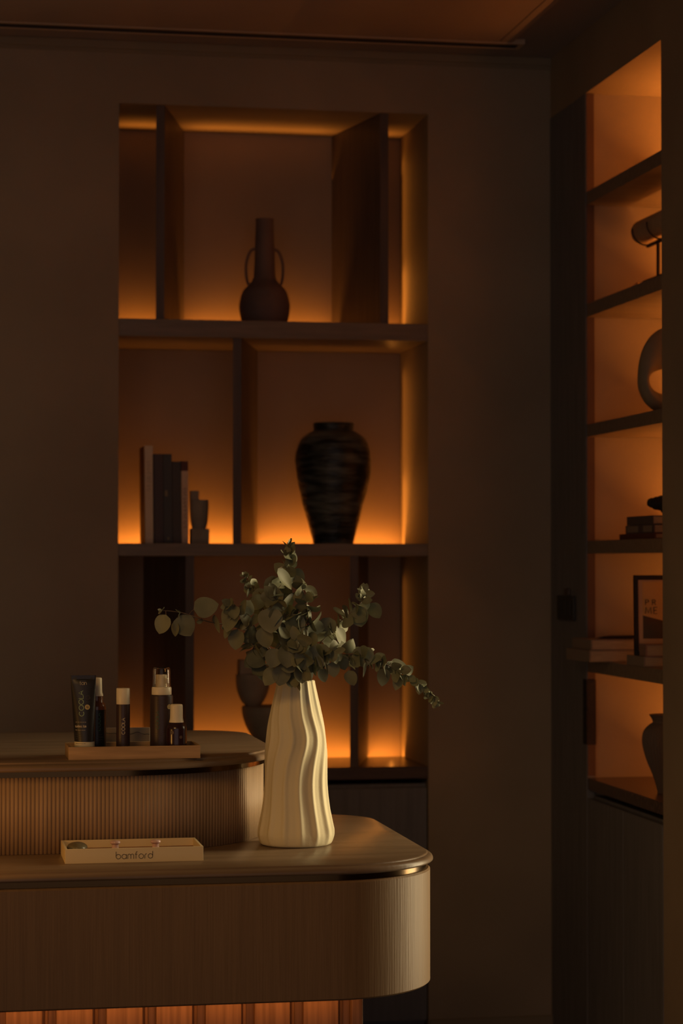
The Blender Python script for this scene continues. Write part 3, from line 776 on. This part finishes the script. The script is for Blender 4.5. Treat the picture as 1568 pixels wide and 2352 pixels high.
# upright books
def book(label, x0, x1, h, cover, depth=.17, y0=6.462, lean=.0, band=None, text=None, marks=None, group='upright books on the middle shelf'):
    t = thing('book', ((x0 + x1) / 2, y0 + depth / 2, SB), label, 'book', group)
    sh = lambda bm: [setattr(v, 'co', Vector((v.co.x - lean * (v.co.z - SB), v.co.y, v.co.z))) for v in bm.verts]
    z0, z1 = SB + .0006, SB + h
    b = NB(); th = .0022
    box(b, x0, x1, y0, y0 + .003, z0, z1, .0008)
    box(b, x0, x0 + th, y0 + .003, y0 + depth, z0, z1); box(b, x1 - th, x1, y0 + .003, y0 + depth, z0, z1)
    sh(b); cov = obj('cover', b, M[cover], t)
    b = NB(); box(b, x0 + th, x1 - th, y0 + .003, y0 + depth - .004, z0 + .003, z1 - .003); sh(b); obj('pages', b, M['page'], t)
    if band:
        m, za, zb = band
        b = NB(); box(b, x0 - .0003, x1 + .0003, y0 - .0004, y0 + .02, SB + za, SB + zb); sh(b); obj('spine_band', b, M[m], cov)
    if text:
        m, zc, ln, size, sd = text
        random.seed(sd); b = NB(); z = zc + ln / 2
        while z > zc - ln / 2:
            l = random.uniform(.006, .013)
            w = size
            xm = (x0 + x1) / 2
            k = random.choice((0, 1, 2))
            if k == 0: pts = [(xm - w, z), (xm + w, z), (xm + w, z - l * .6)]
            elif k == 1: pts = [(xm - w, z - l * .5), (xm + w, z), (xm + w, z - l * .7), (xm - w, z - l * .7)]
            else: pts = [(xm + w * math.cos(q * PI / 6), z - l * .4 + l * .38 * math.sin(q * PI / 6)) for q in range(11)]
            tube(b, [(px - 0, y0 - .0003, SB + pz) for px, pz in pts], .0006, 5)
            z -= l + .003
        sh(b); obj('lettering', b, M[m], cov)
    if marks:
        for m_, (xa, xb, za, zb) in marks:
            b = NB(); box(b, x0 + xa, x0 + xb, y0 - .0004, y0 + .002, SB + za, SB + zb); sh(b); obj('spine_print', b, M[m_], cov)
    return t
LN = .010
book('tall cream-spined book, tallest and leftmost of the upright row', .6050, .6275, .279, 'red_cover', .16, lean=LN, y0=6.458, band=('cream_cover', -.0002, .2793), text=('trim', .19, .09, .005, 3))
book('dark brown book right after the tall cream one', .6310, .6575, .256, 'brown_cover', .18, lean=LN, marks=[('ink_dim', (.010, .016, .018, .022))])
book('dark grey book with small pale square on its spine', .6582, .6830, .256, 'navy_cover', .18, lean=LN, marks=[('trim', (.004, .012, .135, .152)), ('trim', (.0105, .0155, .010, .018))])
book('charcoal book, shorter and next to the cream red-lettered one', .6838, .7085, .235, 'charcoal_cover', .18, lean=LN, marks=[('ink_dim', (.006, .012, .150, .153))])
book('small cream book with red lettering and maroon top band', .7098, .7290, .2355, 'cream_cover_warm', .16, lean=LN, band=('red_cover', .208, .2358), text=('red_ink', .105, .11, .0045, 8), y0=6.460)

# stone bookend
be = thing('stone_bookend', (.764, 6.49, SB), 'grey stone bookend of stacked blocks and a half bowl beside the books', 'bookend')
b = NB(); box(b, .7375, .7890, 6.462, 6.515, SB + .0003, SB + .043, .0015); obj('block', b, M['sculpt'], be)
b = NB(); lathe(b, .7625, 6.489, smooth_prof([(.0205, SB + .0433), (.0245, SB + .062), (.0262, SB + .084), (.0272, SB + .104), (.0272, SB + .126)], 6), 40); obj('bowl', b, M['sculpt'], be, True)
b = NB(); box(b, .7365, .7600, 6.472, 6.506, SB + .1263, SB + .152, .0015); obj('cap_block', b, M['sculpt'], be)

# stacked bowl sculpture on the lowest shelf
ss = thing('bowl_sculpture', (.985, 6.55, SC), 'grey-brown stone sculpture of stacked bowls on the lowest back shelf behind the vase', 'sculpture')
b = NB(); obox(b, (.985, 6.555), (.96, .28), (-.28, .96), .085, .085, SC + .0003, SC + .050, .002); obj('block', b, M['sculpt'], ss)
b = NB(); lathe(b, .985, 6.555, smooth_prof([(.022, SC + .0503), (.052, SC + .072), (.076, SC + .110), (.087, SC + .145), (.089, SC + .168)], 6), 48); obj('lower_bowl', b, M['sculpt'], ss, True)
b = NB(); lathe(b, .928, 6.555, smooth_prof([(.020, SC + .1685), (.034, SC + .185), (.046, SC + .215), (.0495, SC + .243), (.0495, SC + .262)], 6), 40); obj('upper_bowl', b, M['sculpt'], ss, True)
b = NB(); box(b, .886, .956, 6.525, 6.585, SC + .2625, SC + .304, .002); obj('cap_block', b, M['sculpt'], ss)

# ------------------------------------------------------------------ things on the right wall shelves
z2 = 2.094
rs_ = thing('scroll_stand', (1.925, 5.78, z2), 'linen roll cradled in a black wire stand on the second right-hand shelf from the top', 'ornament')
b = NB(); cx_, cz_ = 1.925, 2.286
pr = [(0.010, 5.985), (.025, 5.981), (.033, 5.965), (.033, 5.50), (.026, 5.485)]
loft(b, [[Vector((cx_ + r * math.cos(2 * PI * i / 40), y, cz_ + r * math.sin(2 * PI * i / 40))) for i in range(40)] for r, y in pr])
obj('linen_roll', b, M['scroll'], rs_, True)
for y in (5.925, 5.80, 5.60):
    b = NB(); tube(b, [(cx_ + 0.041 * math.cos(math.radians(a)), y, cz_ + 0.041 * math.sin(math.radians(a))) for a in range(175, 367, 8)], .0022, 8); obj('cradle_hook', b, M['blackmetal'], rs_, True)
b = NB(); tube(b, [(cx_, 5.918, cz_ - .0445), (cx_, 5.60, cz_ - .0445)], .0052, 8); obj('bar', b, M['blackmetal'], rs_, True)
b = NB(); tube(b, [(cx_, 5.828, cz_ - .045), (cx_, 5.828, z2 + .03)], .0050, 8); obj('post', b, M['blackmetal'], rs_, True)
b = NB(); box(b, cx_ - .012, cx_ + .012, 5.70, 5.93, z2 + .0425, z2 + .0535, .002); box(b, cx_ - .02, cx_ + .02, 5.80, 5.85, z2 + .0005, z2 + .0425, .002); obj('foot', b, M['blackmetal'], rs_)
b = NB(); lathe(b, 1.905, 5.945, [(.010, z2 + .0003), (.012, z2 + .02), (.011, z2 + .045), (.006, z2 + .050)], 24)
o = obj('glass_glint', b, M['glassbit'], None, True, base=(1.905, 5.945, z2))  # small glass piece, made of metal to give its glint
tag(o, 'tiny glinting glass piece at the foot of the linen roll stand', 'ornament')

# ring sculpture
z3 = 1.760
rgx, rgy, rgz = 1.872, 5.60, z3 + .088
b = NB()
rings = []; NM = 72
for i in range(NM):
    t = 2 * PI * i / NM
    c, s = math.cos(t), math.sin(t)
    ax, az = .067, .062
    tr = .030 + .006 * max(0, s) ** 2
    ctr = Vector((rgx + ax * c + .004, rgy, rgz + az * s + .022 * max(0, s) ** 3))
    rd = Vector((c * .9, 0, s)).normalized()
    fl = .012 + (.014 if s < 0 else .042) * s * s
    rings.append([ctr + rd * (fl * math.cos(q)) + Vector((0, 1, 0)) * (.034 * math.sin(q)) for q in [2 * PI * k / 24 for k in range(24)]])
vr = [[b.verts.new(p) for p in r] for r in rings]
for i in range(NM):
    a_, c_ = vr[i], vr[(i + 1) % NM]
    for k in range(24): b.faces.new((a_[k], a_[(k + 1) % 24], c_[(k + 1) % 24], c_[k]))
o = obj('ring_sculpture', b, M['ringstone'], None, True, base=(rgx, rgy, z3))
tag(o, 'pale stone ring sculpture with a glowing hole on the third right-hand shelf', 'sculpture')

# flat books on the fourth shelf
def flat_book(name_label, x0, x1, y0, y1, z0, th, cover, rot=0, side_pages=True, spine='x0'):
    c = ((x0 + x1) / 2, (y0 + y1) / 2)
    t = thing('book', (c[0], c[1], z0), name_label, 'book', None)
    ux_ = (math.cos(rot), math.sin(rot)); uy_ = (-math.sin(rot), math.cos(rot))
    sx_, sy2 = x1 - x0, y1 - y0
    b = NB(); obox(b, c, ux_, uy_, sx_, sy2, z0 + .0003, z0 + .0025); obox(b, c, ux_, uy_, sx_, sy2, z0 + th - .0025, z0 + th - .0002)
    cs = (c[0] - ux_[0] * (sx_ / 2 - .0015), c[1] - ux_[1] * (sx_ / 2 - .0015))
    obox(b, cs, ux_, uy_, .003, sy2, z0 + .0025, z0 + th - .0025)
    obj('cover', b, M[cover], t)
    b = NB(); cc = (c[0] + ux_[0] * .001, c[1] + ux_[1] * .001); obox(b, cc, ux_, uy_, sx_ - .007, sy2 - .006, z0 + .0025, z0 + th - .0025); obj('pages', b, M['page'], t)
    return t
z4 = 1.438
t = flat_book('dark red book at the bottom of the stack on the fourth right-hand shelf', 1.806, 2.03, 5.50, 5.80, z4, .015, 'red_cover')
t = flat_book('pale-labelled book in the middle of the stack on the fourth right-hand shelf', 1.808, 2.02, 5.515, 5.752, z4 + .015, .022, 'brown_cover')
b = NB(); box(b, 1.8072, 1.8082, 5.53, 5.60, z4 + .0185, z4 + .0345); box(b, 1.8072, 1.8082, 5.645, 5.735, z4 + .0185, z4 + .0345); obj('spine_label', b, M['pale_cover'], t)
t = flat_book('dark grey book on top of the stack on the fourth right-hand shelf', 1.806, 2.02, 5.52, 5.735, z4 + .037, .023, 'charcoal_cover')
# driftwood on the books
b = NB()
pts = smooth_prof([(1.866, 5.545, z4 + .073, .012), (1.862, 5.545, z4 + .076, .020), (1.858, 5.548, z4 + .084, .024), (1.864, 5.55, z4 + .092, .022)], 5)
tube(b, [p[:3] for p in pts], [p[3] for p in pts], 14)
pts = smooth_prof([(1.8165, 5.580, z4 + .094, .0085), (1.822, 5.574, z4 + .093, .0135), (1.840, 5.562, z4 + .0915, .0185), (1.87, 5.545, z4 + .095, .019), (1.92, 5.53, z4 + .098, .016), (1.95, 5.52, z4 + .10, .006)], 5)
tube(b, [p[:3] for p in pts], [p[3] * (1 + .06 * math.sin(i * 1.9) + .05 * math.sin(i * .7 + 1)) for i, p in enumerate(pts)], 14)
o = obj('driftwood', b, M['rock'], None, True, base=(1.86, 5.55, z4 + .060))
tag(o, 'black jagged driftwood piece lying on the stacked books', 'driftwood')

# fifth shelf: pale books and the framed print
z5 = 1.112
t = flat_book('lower pale book of the pair jutting over the fifth right-hand shelf edge', 1.724, 1.96, 5.83, 6.015, z5, .031, 'pale_cover', .06)
t = flat_book('upper pale book of the pair jutting over the fifth right-hand shelf edge', 1.737, 1.955, 5.842, 6.01, z5 + .031, .028, 'pale_cover', .02)
b = NB()
for r0, r1, zc in (((1.78, 5.90), (1.86, 5.86), z5 + .0605), ((1.80, 5.93), (1.90, 5.89), z5 + .0607)):
    loft(b, [[Vector((x, y, z)) for x, y, z in ((r0[0], r0[1], zc), (r1[0], r1[1], zc), (r1[0], r1[1] + .03, zc), (r0[0], r0[1] + .03, zc))],
             [Vector((x, y, z)) for x, y, z in ((r0[0] + .02, r0[1] + .01, zc + .006), (r1[0], r1[1] + .01, zc + .008), (r1[0], r1[1] + .02, zc + .008), (r0[0] + .02, r0[1] + .02, zc + .006))]])
o = obj('dark_ornament', b, M['rock'], None, base=(1.83, 5.89, z5 + .059)); o.name = 'leather_bookmark'
tag(o, 'dark flat leather strip lying on the pair of pale books', 'bookmark')
t = flat_book('pale book lying under the framed print on the fifth right-hand shelf', 1.7875, 1.99, 5.535, 5.68, z5, .026, 'pale_cover')
t = flat_book('dusty pink book lying in front of the framed print on the fifth right-hand shelf', 1.796, 1.985, 5.545, 5.600, z5 + .026, .031, 'pink_cover')
fr = thing('picture_frame', (1.88, 5.625, z5 + .026), 'dark framed print lettered PR ME, cut off by the wall on the fifth right-hand shelf', 'picture')
fx0, fx1, fz0, fz1 = 1.790, 1.97, z5 + .0265, 1.345
FYY = 5.612
def lean(bm):
    for v in bm.verts: v.co.y += (v.co.z - fz0) * .03
b = NB()
box(b, fx0, fx0 + .009, FYY, FYY + .014, fz0, fz1); box(b, fx1 - .009, fx1, FYY, FYY + .014, fz0, fz1)
box(b, fx0 + .009, fx1 - .009, FYY, FYY + .014, fz1 - .012, fz1); box(b, fx0 + .009, fx1 - .009, FYY, FYY + .014, fz0, fz0 + .010)
lean(b); obj('frame', b, M['rock'], fr)
b = NB(); box(b, fx0 + .009, fx1 - .009, FYY + .006, FYY + .013, fz0 + .010, fz1 - .012); lean(b); obj('mat_board', b, M['tan_margin'], fr)
b = NB(); box(b, fx0 + .022, fx1 - .022, FYY + .0052, FYY + .006, 1.18, fz1 - .017); lean(b); prt = obj('print', b, M['tan_paper'], fr)
b = NB(); loft(b, [[Vector((x, y, z)) for x, y, z in ((fx0 + .0225, FYY + .0048, 1.181), (fx1 - .0225, FYY + .0048, 1.181), (fx1 - .0225, FYY + .0048, 1.222), (fx0 + .075, FYY + .0048, 1.228), (fx0 + .0225, FYY + .0048, 1.241))],
                   [Vector((x, y, z)) for x, y, z in ((fx0 + .0225, FYY + .0052, 1.181), (fx1 - .0225, FYY + .0052, 1.181), (fx1 - .0225, FYY + .0052, 1.222), (fx0 + .075, FYY + .0052, 1.228), (fx0 + .0225, FYY + .0052, 1.241))]])
lean(b); obj('photo', b, M['grey_photo'], prt)
b = NB()
write(b, 'PR', .0135, lambda u, v: Vector((fx0 + .0435 + u, FYY + .0046, 1.268 + v)), .0009, gap=.55, width=.029)
write(b, 'ME', .0165, lambda u, v: Vector((fx0 + .0450 + u, FYY + .0046, 1.2455 + v)), .0010, gap=.35, width=.032)
lean(b); obj('lettering', b, M['ink'], prt)

# ribbed pot in the bottom compartment
z6 = .784
pcx, pcy = 1.876, 5.60
b = NB()
lathe(b, pcx, pcy, smooth_prof([(.030, z6), (.032, z6 + .010), (.042, z6 + .045), (.060, z6 + .090), (.0690, z6 + .130), (.066, z6 + .158), (.052, z6 + .175), (.043, z6 + .182), (.0445, z6 + .190), (.0520, z6 + .202)], 7)
      + [(.047, z6 + .202), (.038, z6 + .185), (.055, z6 + .15)], 192, rfun=lambda t, z: 1 + .014 * math.cos(48 * t) * (1 if z < z6 + .178 else .15))
o = obj('ribbed_pot', b, M['pot'], None, True, base=(pcx, pcy, z6))
tag(o, 'brown ribbed clay pot in the lowest compartment of the right-hand shelving', 'pot')

# ------------------------------------------------------------------ room light
# soft daylight through the opening in the right wall, beside the desk
o, z = area('daylight', (2.15, 4.84, 1.25), (-1, 0, -.02), .56, 1.9, 14.0, (1, .79, .45), 92); orient(o, z, (0, 1, 0))
# warm lamp to the left of the desk front
l = bpy.data.lights.new('warm_lamp', 'POINT'); l.energy = 2.0; l.color = (1, .44, .09); l.shadow_soft_size = .06
o = bpy.data.objects.new('warm_lamp', l); COL.objects.link(o); o.location = (-.12, 4.325, .95)
o, z = area('warm_front_fill', (-.5, 2.5, 2.5), (1.15, 2.05, -1.65), .7, .7, .8, (1, .53, .17), 44); orient(o, z, (1, 0, 0))  # added soft fill from the front left, not a lamp of the room
# dim warm light of the room behind the camera
w = bpy.data.worlds.new('World'); S.world = w; w.use_nodes = True
w.node_tree.nodes['Background'].inputs['Color'].default_value = (1, .76, .73, 1)
w.node_tree.nodes['Background'].inputs['Strength'].default_value = .40

# ------------------------------------------------------------------ camera
cam = bpy.data.cameras.new('camera'); co = bpy.data.objects.new('camera', cam); COL.objects.link(co)
co.location = CAMP
co.rotation_euler = Matrix((Rt, Up, -Fw)).transposed().to_euler()
cam.sensor_fit = 'VERTICAL'; cam.sensor_height = 36.0; cam.sensor_width = 24.0
cam.lens = FPX / 2352 * 36
cam.clip_start = .05
cam.dof.use_dof = True; cam.dof.focus_distance = 4.68; cam.dof.aperture_fstop = 4.0
S.camera = co
S.view_settings.view_transform = 'Standard'; S.view_settings.look = 'None'
S.view_settings.exposure = 0.0; S.view_settings.gamma = 1.0
try: S.view_settings.use_curve_mapping = False
except Exception: pass
try: S.cycles.max_bounces = 10; S.cycles.diffuse_bounces = 5; S.cycles.transparent_max_bounces = 8
except Exception: pass
